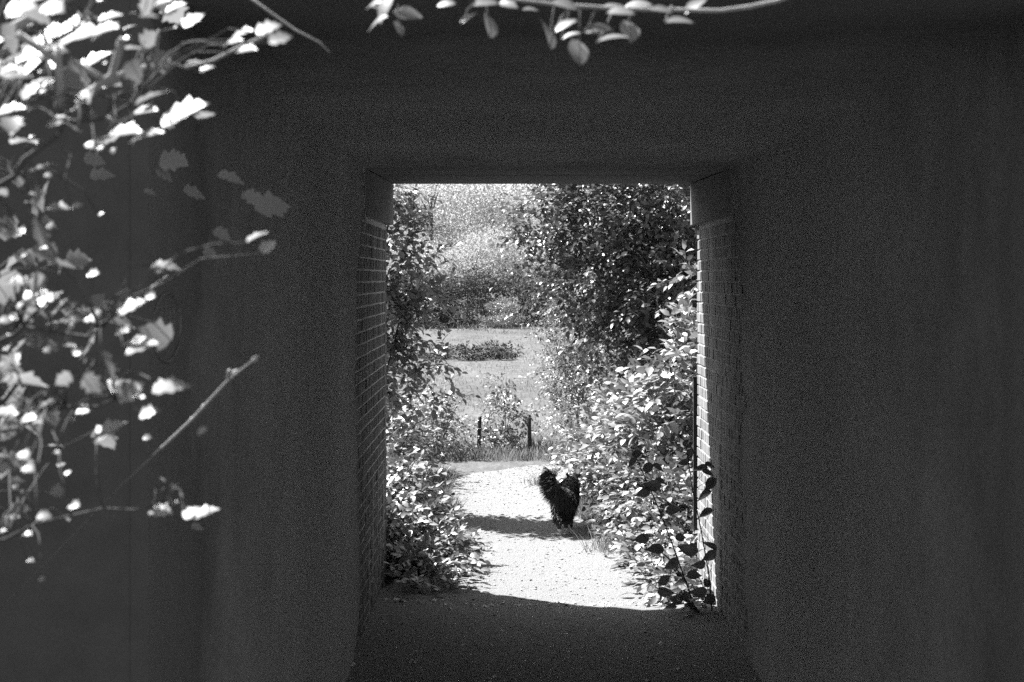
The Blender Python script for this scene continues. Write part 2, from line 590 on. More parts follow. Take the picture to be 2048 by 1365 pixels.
all_bricks = {'l': [], 'r': []}
for side in 'lr':
    for k, z in courses(.0, SOF - .005):
        ln = BL if k % 2 else BW
        y = DF - .002 - (0 if k % 2 else .056)
        if k % 2 == 0:
            all_bricks[side].append((DF - .002 - .046 / 2, z, .046))
        while y - ln > 9.2:
            all_bricks[side].append((y - ln / 2, z, ln)); y -= ln + J
for side in 'lr': all_bricks[side] = [b for b in all_bricks[side] if not (b[1] > LEDGE - .075 and b[0] > 10.3)]
shared = {}
for side in 'lr':
    s = 1 if side == 'l' else -1
    xin = XL if side == 'l' else XR
    mat = M_BRICK_L if side == 'l' else M_BRICK_R
    bl = sorted(all_bricks[side], key=lambda b: -(b[0] + (0.25 if b[2] > .2 else 0) - .25 * abs(b[1] - 1.2)))
    keep = bl[:150]
    rest_set = set(keep)
    rest = [b for b in all_bricks[side] if b not in rest_set]
    for (y, z, ln) in keep:
        key = (side, round(ln, 3))
        if key not in shared:
            V, F = brick_shape(.05, ln, BH, mat, 'brick')
            shared[key] = mesh_py('brick', V, F, mat)
        o = bpy.data.objects.new('brick', shared[key])
        o.parent = wall_objs[side]
        o.location = (xin - s * .025 + s * random.uniform(-.002, .003), y, z + BH / 2)
        o.rotation_euler = (random.uniform(-.008, .008), 0, (0 if side == 'l' else math.pi) + random.uniform(-.012, .012))
        COL.objects.link(o)
    g = Geo()
    for (y, z, ln) in rest:
        V, F = brick_shape(.05, ln, BH, mat, 'b')
        n = len(g.V); px = random.uniform(-.002, .003)
        g.V += [(xin + s * (v[0] - .025 + px), y + v[1] * s, z + BH / 2 + v[2]) for v in V]
        g.F += [tuple(n + i for i in f) for f in F]
    o = part('brick_courses', g, mat, wall_objs[side]); o.matrix_parent_inverse = Matrix()
    tag(o, kind='stuff')

# head walls seen from both ends: bricks of the near and far faces
for (yf, s, nm) in ((DN, -1, 'near'), (DF, 1, 'far')):
    if nm == 'near':
        for a_, b_, z0, z1 in ((-5.19, XL - .002, -.25, SOF - .004), (XR + .002, 5.69, -.25, SOF - .004), (-5.19, XL - .242, SOF - .002, SOF + .448), (XR + .242, 5.69, SOF - .002, SOF + .448), (-5.2, 5.7, SOF + .45, 4.4)):
            gb = Geo(); gb.box((a_, DN - .012, z0), (b_, DN + .0195, z1)); part('facade_render', gb, M_FACE)
        continue
    g = Geo()
    for k, z in courses(0, 4.4):
        ln = BL if k % 2 else BW
        x = -5.2
        while x < 5.7 - ln:
            a, b_ = x, x + ln
            inside = (b_ > XL - .005 and a < XR + .005)
            if z + BH < SOF - .002 and inside:
                if a < XL - .03: b_ = XL - .004
                elif b_ > XR + .03 and a < XR: a = XR + .004
                else: a = b_
            if SOF - .08 < z + BH < SOF + .46 and (b_ > XL - .25 and a < XR + .25): a = b_
            if b_ - a > .02:
                pr = random.uniform(-.002, .003)
                y0, y1 = sorted((yf + s * pr, yf - s * .05))
                g.box((a, y0, z), (b_, y1, z + BH))
            x += ln + J
    for xa, xb in ((-5.19, XL - .004), (XR + .004, 5.69)):
        gb = Geo(); y0, y1 = sorted((yf - s * .009, yf - s * .06)); gb.box((xa, y0, -.25), (xb, y1, SOF + .448)); part('facing_bed', gb, M_MORTAR_F)
    o = part('facing_bricks', g, M_BRICK_F); tag(o, kind='stuff')
# solid behind the facing above the deck: parapet walls
for y0, y1 in ((DN + .021, DN + .34), (DF - .34, DF - .009)):
    g = Geo(); g.box((-5.2, y0, SOF + .45), (5.7, y1, 4.4)); part('parapet', g, M_MORTAR_F)
    g = Geo()
    x = -5.3
    while x < 5.7:
        g.box((x, y0 - .06, 4.405), (x + .58, y1 + .06, 4.52), .004); x += .59
    part('coping', g, M_STONE)
# ceiling: one long slab and an edge beam over the far mouth, with an open joint between them
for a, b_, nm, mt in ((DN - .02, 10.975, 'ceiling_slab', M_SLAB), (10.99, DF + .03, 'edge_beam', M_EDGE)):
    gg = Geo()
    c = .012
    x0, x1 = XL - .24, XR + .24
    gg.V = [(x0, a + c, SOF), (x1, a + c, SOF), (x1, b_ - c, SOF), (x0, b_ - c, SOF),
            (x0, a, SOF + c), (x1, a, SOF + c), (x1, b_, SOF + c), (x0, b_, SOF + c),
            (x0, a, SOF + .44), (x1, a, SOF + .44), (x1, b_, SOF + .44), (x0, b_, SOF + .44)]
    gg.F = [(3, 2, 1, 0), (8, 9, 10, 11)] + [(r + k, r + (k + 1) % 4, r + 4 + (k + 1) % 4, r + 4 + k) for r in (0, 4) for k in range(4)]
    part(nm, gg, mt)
for s, xin in ((1, XL), (-1, XR)):
    gg = Geo()
    xa, xb = sorted((xin + s * .048, xin - s * .2))
    xo_, xp_ = xin - s * .2, xin + s * .048
    for z in (LEDGE, SOF - .008):
        gg.V += [(xo_, 10.2, z), (xin - s * .002, 10.2, z), (xp_, 11.6, z), (xp_, DF + .02, z), (xo_, DF + .02, z)]
    gg.F = [(0, 1, 2, 3, 4), (9, 8, 7, 6, 5)] + [(k, (k + 1) % 5, 5 + (k + 1) % 5, 5 + k) for k in range(5)]
    part('padstone', gg, M_STONE)
    # cement render over the walls, broken away towards the far mouth where the bricks show
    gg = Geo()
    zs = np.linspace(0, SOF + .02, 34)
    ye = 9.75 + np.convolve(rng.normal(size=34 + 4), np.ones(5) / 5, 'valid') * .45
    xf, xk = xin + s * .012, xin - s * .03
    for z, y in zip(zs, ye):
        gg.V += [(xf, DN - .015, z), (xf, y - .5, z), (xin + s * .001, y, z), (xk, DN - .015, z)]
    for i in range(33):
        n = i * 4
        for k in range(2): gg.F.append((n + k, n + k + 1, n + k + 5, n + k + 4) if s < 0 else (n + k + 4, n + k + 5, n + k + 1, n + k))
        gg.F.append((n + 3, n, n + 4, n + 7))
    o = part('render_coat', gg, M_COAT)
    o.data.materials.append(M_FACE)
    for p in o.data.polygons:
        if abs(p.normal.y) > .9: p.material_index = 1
# unseen wall added to shade the left bank, sloping down beyond the far mouth
shading = empty('shading_wall', (-1.2, 12.1, 0))
tag(shading, 'unseen low sloping brick wall added to shade the left brambles', 'wall')
ta, tb = Vector((-1.0, 12.01, 0)), Vector((-1.42, 13.7, 0))
tdir = (tb - ta).normalized(); tn = Vector((-tdir.y, tdir.x, 0)); LW = (tb - ta).length
gw = Geo()
gw.V = [tuple(ta + tn * .02 + Vector((0, 0, -.2))), tuple(tb + tn * .02 + Vector((0, 0, -.2))), tuple(tb + tn * .3 + Vector((0, 0, -.2))), tuple(ta + tn * .3 + Vector((0, 0, -.2))),
        tuple(ta + tn * .02 + Vector((0, 0, 1.25))), tuple(tb + tn * .02 + Vector((0, 0, .55))), tuple(tb + tn * .3 + Vector((0, 0, .55))), tuple(ta + tn * .3 + Vector((0, 0, 1.25)))]
gw.F = [(3, 2, 1, 0), (4, 5, 6, 7), (0, 1, 5, 4), (1, 2, 6, 5), (2, 3, 7, 6), (3, 0, 4, 7)]
obj('core', gw.mesh('core', M_MORTAR_F), shading)
gw = Geo()
for k, z in courses(0, 1.25):
    u0 = .0 if k % 2 else -.11
    while u0 < LW - .05:
        a_, b_ = max(u0, .0), min(u0 + BL, LW)
        if z + BH < 1.25 - .7 * b_ / LW and b_ - a_ > .03:
            n0 = len(gw.V); c0, c1 = ta + tdir * a_, ta + tdir * b_
            for zz in (z, z + BH):
                for q_, dn in ((c0, .0), (c1, .0), (c1, .06), (c0, .06)): gw.V.append(tuple(q_ + tn * dn + Vector((0, 0, zz))))
            n = n0
            gw.F += [(n+3, n+2, n+1, n), (n+4, n+5, n+6, n+7), (n, n+1, n+5, n+4), (n+1, n+2, n+6, n+5), (n+2, n+3, n+7, n+6), (n+3, n, n+4, n+7)]
        u0 += BL + J
o = obj('brick_courses', gw.mesh('brick_courses', M_BRICK_F), shading); tag(o, kind='stuff')
# earth and ballast on top
gg = Geo(); gg.box((-5.15, DN + .36, SOF + .452), (5.65, DF - .36, 3.75)); part('ballast_bed', gg, M_EARTH)

# faint chalk ring with strokes on the left wall
g = Geo()
cy, cz = 4.72, 2.2 - 100 * 4.17 / FP
cy, cz = 4.2, 2.2 - 100 * 4.2 / FP
ring = [(XL + .014, cy + .17 * math.cos(t), cz + .088 * math.sin(t)) for t in np.linspace(0, 2 * math.pi, 25)]
g.tube(ring, .004, 4)
for k in (-.07, -.02, .03, .08):
    g.tube([(XL + .014, cy + k, cz + .05), (XL + .014, cy + k + .01, cz - .03)], .004, 4)
g.tube([(XL + .014, cy - .1, cz + .052), (XL + .014, cy + .1, cz + .052)], .004, 4)
part('chalk_mark', g, grain_mat('chalk', .10, .16, 60))

# ------------------------------------------------------------------ plants
def plant(name, label, cat, base, stems, lobes, leafmat, length, per, size, tmpl=LEAF8, droop=.25, up=.8, shell=.5,
          singles=0, single_tmpl=None, twig_keep=1500, twig_rad=.003, stem_mat=None, stem_name='stem', group=None, xwin=(775, 1440), keepfn=None, spread=.9):
    root = empty(name, base)
    tag(root, label, cat, group)
    pos, d, n, s, tw = sprays(lobes, length, per, size, droop, up, shell, spread=spread)
    ok = pos[:, 2] > ground_z(pos[:, 0], pos[:, 1]) + .015
    if keepfn is not None: ok &= keepfn(pos)
    pos, d, n, s = pos[ok], d[ok], n[ok], s[ok]
    if keepfn is not None:
        tw = tw[keepfn(tw[:, :3]) & keepfn(tw[:, 3:])]
    mask = np.zeros(len(pos), bool)
    if singles:
        px = AX + pos[:, 0] * FP / pos[:, 1]
        score = s / pos[:, 1] * np.where((px > xwin[0]) & (px < xwin[1]), 1, 0) * np.exp(-(pos[:, 1] - pos[:, 1].min()) * .9)
        order = np.argsort(-score)[:singles]
        mask[order] = True
    Vv, Tt = leaves_arrays(tmpl, pos[~mask], d[~mask], n[~mask], s[~mask])
    f = obj('foliage', mesh_np('foliage', Vv, Tt, leafmat), root)
    tag(f, kind='stuff')
    if singles:
        tm = single_tmpl or OVATE
        lm = mesh_np('leaf', tm[0], tm[1], leafmat, True)
        for i in np.nonzero(mask)[0]:
            o = bpy.data.objects.new('leaf', lm)
            o.parent = root
            o.matrix_world = leaf_matrix(pos[i], d[i], n[i], s[i])
            o.matrix_parent_inverse = Matrix.Translation(-root.location)
            COL.objects.link(o)
    for q_, (pts, r) in enumerate(stems):
        g = Geo(); g.tube(pts, r, 7)
        nm = 'branch' if stem_name == 'trunk' and q_ else stem_name
        obj(nm, g.mesh(nm, stem_mat or M_BARK, True), root)
    if twig_keep:
        t = obj('twigs', twigs_mesh('twigs', tw, twig_rad, M_TWIG if stem_mat is None else stem_mat, twig_keep), root)
        tag(t, kind='stuff')
    return root


def curve(a, b, sag=0, n=6, jit=.03):
    a, b = Vector(a), Vector(b)
    out = []
    for i in range(n):
        t = i / (n - 1)
        p = a.lerp(b, t); p.z += sag * 4 * t * (1 - t)
        if 0 < i < n - 1: p += Vector([random.uniform(-jit, jit) for _ in range(3)])
        out.append(p)
    return out


def taper(a, b, n=6): return [a + (b - a) * i / (n - 1) for i in range(n)]


def arcs(base, k, spread, h):
    out = []
    for _ in range(k):
        a = random.uniform(0, 6.28)
        e = Vector(base) + Vector((math.cos(a) * spread * random.uniform(.4, 1), math.sin(a) * spread * random.uniform(.4, 1), h * random.uniform(.6, 1)))
        out.append((curve(base, e, .15, 7), taper(.009, .003, 7)))
    return out


# --- brambles left of the path, low and self-shaded towards us
plant('bramble', 'low tangled bramble bank left of the path beside the left wall', 'bramble', (-1.2, 13.6, 0),
      arcs((-1.2, 13.2, .05), 7, .7, .8) + arcs((-1.2, 14.6, .05), 7, .7, .9),
      [(-1.1, 12.75, .22, .40, .5, .38, 380), (-1.08, 13.6, .28, .42, .7, .42, 480), (-1.2, 14.6, .38, .46, .8, .46, 480), (-1.35, 15.7, .45, .5, .8, .5, 440),
       (-.74, 12.75, .04, .2, .5, .10, 90), (-.72, 13.6, .03, .16, .6, .09, 80), (-.64, 12.5, .1, .24, .4, .18, 150), (-.58, 13.3, .06, .15, .5, .12, 90), (-.62, 11.85, .06, .2, .35, .13, 110), (-.44, 12.3, .05, .14, .4, .11, 60)],
      M_LEAF_BRAMBLE, .27, 7, .072, singles=300, twig_keep=900, keepfn=lambda p: (p[:, 1] > 12.08) | (p[:, 0] > -.84))

# --- taller leafy bushes left, farther off
plant('hazel', 'slender leafy hazel rising beside the left wall, left of the meadow', 'shrub', (-1.5, 15.4, 0),
      [(curve((-1.5, 15.4, 0), (-1.05, 15.4, 3.3), 0, 7), taper(.022, .008, 7)), (curve((-1.5, 15.4, 0), (-.85, 15.4, 2.3), 0, 7), taper(.014, .005, 7)),
       (curve((-1.5, 15.4, 0), (-1.6, 15.4, 3.2), 0, 7), taper(.016, .006, 7))],
      [(-1.3, 15.4, 1.35, .42, .1, .35, 140), (-1.1, 15.4, 1.75, .4, .1, .3, 150), (-1.12, 15.4, 2.15, .42, .1, .3, 160), (-1.15, 15.4, 2.6, .4, .1, .32, 120), (-1.25, 15.4, 3.05, .4, .1, .3, 80),
       (-.68, 15.4, 1.42, .16, .15, .08, 14), (-.72, 15.35, 1.1, .2, .15, .1, 16), (-.72, 15.4, 2.0, .18, .15, .1, 12), (-.74, 15.4, 2.38, .16, .15, .1, 12), (-1.0, 15.4, 2.95, .16, .15, .16, 16)],
      M_LEAF_MID, .3, 7, .075, twig_keep=300, droop=.2, shell=.2, singles=200, xwin=(775, 960))
plant('elder', 'bushy mid-height elder left of the path behind the brambles', 'shrub', (-1.2, 17.6, 0),
      arcs((-1.3, 17.6, .0), 8, .5, 1.3),
      [(-1.4, 17.3, .4, .42, .6, .42, 300), (-1.6, 17.9, .85, .42, .5, .45, 260), (-1.35, 18.6, .5, .36, .5, .4, 200)],
      M_LEAF_BRAMBLE, .3, 7, .07, twig_keep=600, singles=150, xwin=(775, 960))
plant('dogwood', 'light twiggy shrub left of the leaning fence post at the path bend', 'shrub', (-.95, 20.4, 0),
      arcs((-.9, 20.6, 0), 10, .5, .9),
      [(-1.0, 20.3, .35, .38, .4, .34, 200), (-.72, 20.9, .2, .22, .3, .2, 90), (-1.05, 20.8, .6, .28, .3, .3, 80)],
      M_LEAF_PALE, .26, 7, .05, LEAF8, twig_keep=400)
plant('hawthorn_sapling', 'pale open sapling growing between the two fence posts', 'shrub', (-.05, 21.0, 0),
      [(curve((-.05, 21.0, 0), (-.02, 21.0, .95), 0, 6, .02), taper(.006, .003))],
      [(-.08, 21.0, .42, .24, .28, .3, 90), (.0, 21.0, .78, .16, .2, .2, 30), (.16, 21.0, .5, .12, .16, .08, 12), (-.1, 20.9, .18, .24, .24, .16, 70)],
      M_LEAF_BRAMBLE, .2, 6, .055, twig_keep=200, shell=.2)

# --- right side
plant('hornbeam', 'big dark leafy tree overhanging the right of the view, filling the upper right', 'tree', (2.6, 21.5, 0),
      [(curve((2.8, 21.8, 0), (2.2, 21.2, 4.2), 0, 8), taper(.16, .07, 8)), (curve((2.5, 21.5, 2.2), (.7, 20.2, 3.5), .2, 7), taper(.06, .015, 7)),
       (curve((2.5, 21.5, 1.8), (1.2, 20.3, 2.3), .2, 7), taper(.05, .012, 7))],
      [(1.35, 20.3, 3.0, .95, .8, .7, 480), (2.2, 20.0, 3.1, .8, .8, .8, 380), (1.35, 20.2, 2.15, .9, .7, .5, 380), (2.1, 19.6, 2.0, .7, .7, .7, 330),
       (.5, 20.6, 2.95, .5, .5, .35, 110), (.35, 20.7, 2.5, .3, .3, .15, 24), (1.9, 20.0, 1.25, .8, .7, .6, 300), (1.6, 20.3, 4.2, 1.4, 1.2, .8, 380), (2.2, 21.3, 2.6, 1.2, .5, 1.0, 420), (2.3, 21.0, 1.0, 1.0, .5, .9, 420), (1.5, 21.3, 1.5, .5, .3, .5, 160)],
      M_LEAF_DARK, .4, 9, .085, twig_keep=500, shell=.35, stem_name='trunk')
plant('hawthorn', 'mid-grey small-leaved hawthorn bush at the right edge of the meadow', 'shrub', (.95, 22.5, 0),
      arcs((1.0, 22.6, 0), 12, .6, 1.7),
      [(.95, 22.4, 1.55, .5, .5, .42, 300), (.75, 22.4, .95, .35, .4, .4, 230), (1.15, 22.2, .8, .55, .5, .6, 380), (1.0, 21.8, .35, .5, .5, .4, 250)],
      M_LEAF_MID, .24, 8, .045, twig_keep=500)
plant('sweet_chestnut_sapling', 'large-leaved pale bush against the right wall, above the brambles', 'shrub', (1.75, 14.8, 0),
      arcs((1.8, 14.9, 0), 8, .6, 1.5) ,
      [(1.55, 14.6, .95, .42, .5, .42, 210), (1.75, 14.7, 1.35, .4, .5, .36, 170), (1.85, 15.0, 1.75, .28, .4, .22, 60), (1.25, 15.2, .6, .4, .6, .42, 230), (1.9, 15.6, 2.15, .35, .4, .15, 36)],
      M_LEAF_PALE, .3, 6, .105, twig_keep=300, singles=300, xwin=(1050, 1400))
plant('bramble', 'sunlit bramble thicket right of the path beyond the dog', 'bramble', (1.2, 16.8, 0),
      arcs((1.3, 16.8, .05), 8, .7, .8),
      [(1.15, 16.6, .4, .5, .7, .5, 420), (1.45, 16.0, .55, .45, .7, .6, 400), (1.0, 17.8, .25, .35, .5, .3, 200), (1.5, 18.2, .6, .6, .6, .5, 300)],
      M_LEAF_BRAMBLE, .27, 7, .072, singles=200, twig_keep=700)
plant('bramble', 'leafy bramble bank between the dog and the right wall', 'bramble', (1.25, 13.6, 0),
      arcs((1.35, 13.8, .05), 8, .5, .8),
      [(1.3, 14.0, .35, .36, .6, .4, 330), (1.4, 13.1, .28, .3, .5, .34, 260), (1.15, 14.6, .3, .3, .5, .3, 200), (1.25, 12.6, .1, .3, .4, .16, 120), (1.05, 13.9, .08, .2, .5, .12, 60), (1.2, 11.7, .05, .2, .6, .12, 120), (1.28, 11.2, .04, .12, .4, .1, 60)],
      M_LEAF_BRAMBLE, .27, 7, .074, singles=300, twig_keep=600, keepfn=lambda p: (p[:, 1] > 12.06) | (p[:, 0] < 1.33))
DS = 10.75
shoot = empty('dog_rose_shoot', (1.2, DS, 0))
tag(shoot, 'dark round-leaved shoots in shade leaning against the end of the right wall', 'shrub')
rl = mesh_np('leaf', *leaf_mesh_outline([(.01, 0), (.2, .1), (.32, .3), (.33, .48), (.24, .72), (.10, .9), (.0, 1.08)], .16, .3), M_LEAF_DARK, True)
g = Geo()
sh_stems = [[(1392, 1225), (1372, 1165), (1345, 1090), (1310, 1000), (1283, 940), (1262, 895)], [(1424, 1222), (1418, 1150), (1402, 1060), (1385, 980), (1372, 890)], [(1372, 1165), (1340, 1120), (1300, 1085), (1280, 1065)],
            [(1400, 1225), (1360, 1190), (1310, 1175)]]
spt = []
for st in sh_stems:
    pts = [P(x, y, DS + random.uniform(-.03, .03)) for x, y in st]; spt += pts
    g = Geo(); g.tube(pts, taper(.0055, .0025, len(pts)), 6)
    obj('stem', g.mesh('stem', M_TWIG, True), shoot)
SL = [(1272, 908, 26, 160), (1298, 935, 34, 25), (1316, 934, 28, -20), (1264, 925, 26, 200), (1305, 972, 40, 170), (1288, 985, 34, 190), (1322, 962, 26, 30), (1328, 1052, 34, 150), (1312, 1098, 40, 170), (1284, 1078, 36, 190),
      (1345, 1020, 34, 20), (1402, 936, 30, 170), (1420, 930, 26, 20), (1416, 945, 26, -10), (1424, 968, 36, 200), (1408, 990, 36, 170), (1412, 1025, 34, 210), (1378, 1100, 42, 150), (1345, 1128, 36, 200), (1362, 1075, 30, 20),
      (1422, 1090, 36, 100), (1424, 1112, 34, 200), (1330, 1185, 36, 10), (1352, 1200, 34, 170), (1375, 1195, 40, 20), (1400, 1185, 38, 160), (1418, 1200, 34, 190), (1330, 1160, 34, 30),
      (1388, 1150, 34, 30), (1400, 1130, 30, 170), (1360, 1165, 30, 180), (1385, 1215, 36, 0), (1340, 1215, 30, 180), (1415, 1165, 32, 60), (1368, 925, 24, 170), (1382, 905, 26, 20), (1372, 885, 22, 80)]
for x, y, sz_, an in SL:
    x = min(x, 1420)
    dd = DS + random.uniform(-.06, .06)
    c = np.array(P(x, y, dd)); a = math.radians(an); nr = np.array([random.uniform(-.6, .6), -.7, random.uniform(-.2, 1.0)])
    dv = np.array([math.cos(a), random.uniform(-.3, .3), math.sin(a) - .25]); dv = dv - nr * (dv @ nr) / (nr @ nr); dv /= np.linalg.norm(dv)
    sw = sz_ * .92 * dd / FP
    o = bpy.data.objects.new('leaf', rl); o.parent = shoot
    o.matrix_world = leaf_matrix(c - dv * sw * .5, dv, nr, sw); o.matrix_parent_inverse = Matrix.Translation(-shoot.location); COL.objects.link(o)
    b0 = Vector(c - dv * sw * .5); q0 = min(spt, key=lambda q: (q - b0).length)
    if (q0 - b0).length < .3:
        gg = Geo(); gg.tube([q0, q0.lerp(b0, .6) + Vector((0, 0, .008)), b0], [.0015, .0013, .001], 4); obj('stalk', gg.mesh('stalk', M_TWIG, True), shoot)

# ------------------------------------------------------------------ meadow, hedge and far trees
def blades(name, label, pts, h, w, mat, lean=.35, kind='stuff', cat='grass', parent=None):
    k = len(pts)
    hh = h * (.5 + rng.random(k))
    a = rng.random(k) * 6.28
    side = np.stack([np.cos(a), np.sin(a), np.zeros(k)], -1) * w
    tip = pts + np.stack([rng.normal(size=k) * lean * hh, rng.normal(size=k) * lean * hh, hh], -1)
    mid = pts * .45 + tip * .55 + np.array([0, 0, 1]) * (hh * .08)[:, None]
    W = np.stack([pts - side, pts + side, mid - side * .7, mid + side * .7, tip], 1)
    T = np.array([[0, 1, 3], [0, 3, 2], [2, 3, 4]])
    TT = T[None] + (np.arange(k) * 5)[:, None, None]
    o = obj(name, mesh_np(name, W, TT, mat), parent)
    if parent is None: tag(o, label, cat, kind=kind)
    return o


def on_ground(x, y): return np.stack([x, y, ground_z(x, y) - .015], -1)


k = 36000
yy = 19.8 + 60 * rng.random(k) ** 1.6
xx = (rng.random(k) - .5) * (3.0 + yy * .22)
dens = np.sin(xx * 1.7 + yy * .31) * np.sin(yy * .9 - xx * .4) + rng.normal(size=k) * .6
kp = dens > -.2
ok = ~((xx > -.7) & (yy < 20.3) & (xx < 6))
sel = kp & ok
blades('meadow_grass', 'short pale grass of the meadow beyond the posts', on_ground(xx[sel], yy[sel]), .07, .006, M_GRASS)
k = 9000
yy = 12.4 + 8 * rng.random(k)
sd = rng.random(k) < .5
li = np.interp(yy, la[:, 1], la[:, 0]); ri = np.interp(yy, ra[:, 1][:200], ra[:, 0][:200])
xx = np.where(sd, li - np.abs(rng.normal(size=k)) * .22 + .03, np.minimum(ri, 1.2) + np.abs(rng.normal(size=k)) * .25 - .03)
ok = ~((yy > 17.0) & (xx > -.6)) & ~((yy < 12.6) & (np.abs(xx - .25) > 1.0))
blades('verge_grass', 'short grass and weeds along both edges of the gravel path', on_ground(xx[ok], yy[ok]), .10, .004, M_GRASS, .6)
k = 2600
xx = -1.0 + 2.6 * rng.random(k); yy = np.interp(xx, la[230:, 0], la[230:, 1]) + .1 + np.abs(rng.normal(size=k)) * .7
blades('bend_grass', 'longer grass along the outer edge of the path bend', on_ground(xx, yy), .12, .005, M_GRASS, .4)


k = 5000
xx = -8 + 13 * rng.random(k); yy = 62 + 14 * rng.random(k)
cl = np.sin(xx * 2.3 + yy * .8) + np.sin(xx * .9 - yy * 1.7) + rng.normal(size=k) * .4 + (yy - 72) * .12
blades('rough_grass', 'rough pale grass clumps along the far meadow edge below the bushes', on_ground(xx[cl > .5], yy[cl > .5]), .2, .02, M_GRASS, .6)


def tuft(label, x, y, n, h, r, mat=M_GRASS):
    p = np.stack([x + rng.normal(size=n) * r, y + rng.normal(size=n) * r, np.zeros(n)], -1)
    p[:, 2] = ground_z(p[:, 0], p[:, 1]) - .01
    o = blades('grass_tuft', '', p, h, .003, mat, .5, parent=None)
    for kk in ('kind',):
        if kk in o: del o[kk]
    tag(o, label, 'grass tuft', 'grass tufts beside the path')
    return o


tuft('dry grass tuft on the path edge in front of the right bramble bank', .86, 13.25, 260, .17, .10)
tuft('small grass tuft at the path edge left of the dog tail', .33, 17.4, 120, .10, .07)
tuft('dark grass clump at the foot of the right fence post', .36, 20.7, 160, .2, .1, M_LEAF_DARK)
tuft('grass clump at the path edge below the left brambles', -.5, 13.1, 120, .12, .08)

# fence posts
for (px, top, lean, label) in ((957, 835, .02, 'left weathered fence post, half hidden by shrubs at the path bend'),
                               (1060, 832, -.012, 'right weathered fence post standing clear in front of the meadow')):
    d = 20.75
    b0 = P(px, 905, d); b0.z = 0
    g = Geo()
    h = EYE - (top - HY) * d / FP
    w = .027
    rings = []
    for t, k_ in ((-.3, 1), (.2 * h, 1), (.6 * h, .96), (.93 * h, .93), (h, .8)):
        g_n = len(g.V)
        for j in range(6):
            a = j * math.pi / 3 + .3
            g.V.append((b0.x + lean * t * 2 + math.cos(a) * w * k_ * random.uniform(.9, 1.1), b0.y + math.sin(a) * w * k_, t + (random.uniform(-.012, .02) if t == h else 0)))
        if g_n:
            for j in range(6):
                g.F.append((g_n - 6 + j, g_n - 6 + (j + 1) % 6, g_n + (j + 1) % 6, g_n + j))
    g.F.append(tuple(range(len(g.V) - 6, len(g.V))))
    o = obj('fence_post', g.mesh('fence_post', M_WOOD)); tag(o, label, 'post', 'fence posts at the path bend')
# slim dark post against the right wall, just outside
g = Geo()
d = 12.35
xa, xb = (1387 - AX) * d / FP, (1396 - AX) * d / FP
hz = EYE - (757 - HY) * d / FP
g.box((xa, d, -.2), (xb + .012, d + .03, hz)); g.box((xa - .004, d - .004, hz - .002), (xb + .016, d + .034, hz + .012))
o = obj('marker_post', g.mesh('marker_post', M_METAL)); tag(o, 'slim dark upright post standing against the end of the right wall', 'post')


def far_crown(lobes, nleaf, size, mat, up=.5):
    A, B, Cn, S = [], [], [], []
    for (cx, cy, cz, rx, ry, rz, k) in lobes:
        k = int(k * nleaf)
        v = unit(rng.normal(size=(k, 3)))
        r = .35 + .65 * rng.random((k, 1)) ** .5
        wob = 1 + .25 * np.sin(v[:, :1] * 6 + cx * 3) * np.cos(v[:, 2:3] * 7 + cz)
        A.append(np.array([cx, cy, cz]) + v * r * wob * np.array([rx, ry, rz]))
        B.append(unit(v + rng.normal(size=(k, 3)) * .8)); Cn.append(unit(rng.normal(size=(k, 3)) * .7 + np.array([0, 0, up]) + v * .5))
        S.append(size * (.6 + .8 * rng.random(k)))
    V, T = leaves_arrays(LEAF2, np.concatenate(A), np.concatenate(B), np.concatenate(Cn), np.concatenate(S))
    return mesh_np('crown', V, T, mat)


def blob_lobes(h, w, k, low=.25):
    out = []
    for _ in range(k):
        t = random.uniform(low, .85)
        rr = w * (1 - (2 * t - .9) ** 2) * .55
        a = random.uniform(0, 6.28)
        out.append((math.cos(a) * rr, math.sin(a) * rr, t * h, w * .42 * random.uniform(.7, 1.2), w * .42 * random.uniform(.7, 1.2), h * .2 * random.uniform(.7, 1.3), 1))
    return out


def far_trunk(h, r):
    g = Geo()
    g.tube(curve((0, 0, -.4), (.1 * r, 0, h * .75), 0, 6, r * .6), taper(r, r * .25), 7)
    for _ in range(6):
        z = h * random.uniform(.25, .6); a = random.uniform(0, 6.28)
        g.tube(curve((0, 0, z), (math.cos(a) * h * .22, math.sin(a) * h * .22, z + h * .25), 0, 5, r * .3), taper(r * .4, r * .1, 5), 5)
    return g.mesh('trunk', M_BARK, True)


far_kinds = {
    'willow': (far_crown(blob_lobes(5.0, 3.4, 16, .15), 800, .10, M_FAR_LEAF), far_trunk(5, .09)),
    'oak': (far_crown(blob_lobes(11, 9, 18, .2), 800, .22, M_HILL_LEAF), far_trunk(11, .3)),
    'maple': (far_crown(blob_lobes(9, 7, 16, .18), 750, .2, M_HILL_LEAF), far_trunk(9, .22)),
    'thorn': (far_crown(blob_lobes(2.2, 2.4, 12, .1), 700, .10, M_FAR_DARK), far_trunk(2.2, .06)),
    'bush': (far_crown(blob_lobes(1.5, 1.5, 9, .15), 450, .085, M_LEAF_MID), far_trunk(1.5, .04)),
}


def far_tree(kind, name, label, cat, px, d, sc=1.0, sz=1.0, group=None):
    x = (px - AX) * d / FP
    r = empty(name, (x, d, float(ground_z(x, d))))
    tag(r, label, cat, group)
    for nm, me in (('crown', far_kinds[kind][0]), ('trunk', far_kinds[kind][1])):
        o = bpy.data.objects.new(nm, me); link(o, r)
        if nm == 'crown': tag(o, kind='stuff')
    r.rotation_euler = (0, 0, random.uniform(0, 6.28)); r.scale = (sc, sc, sc * sz)
    return r


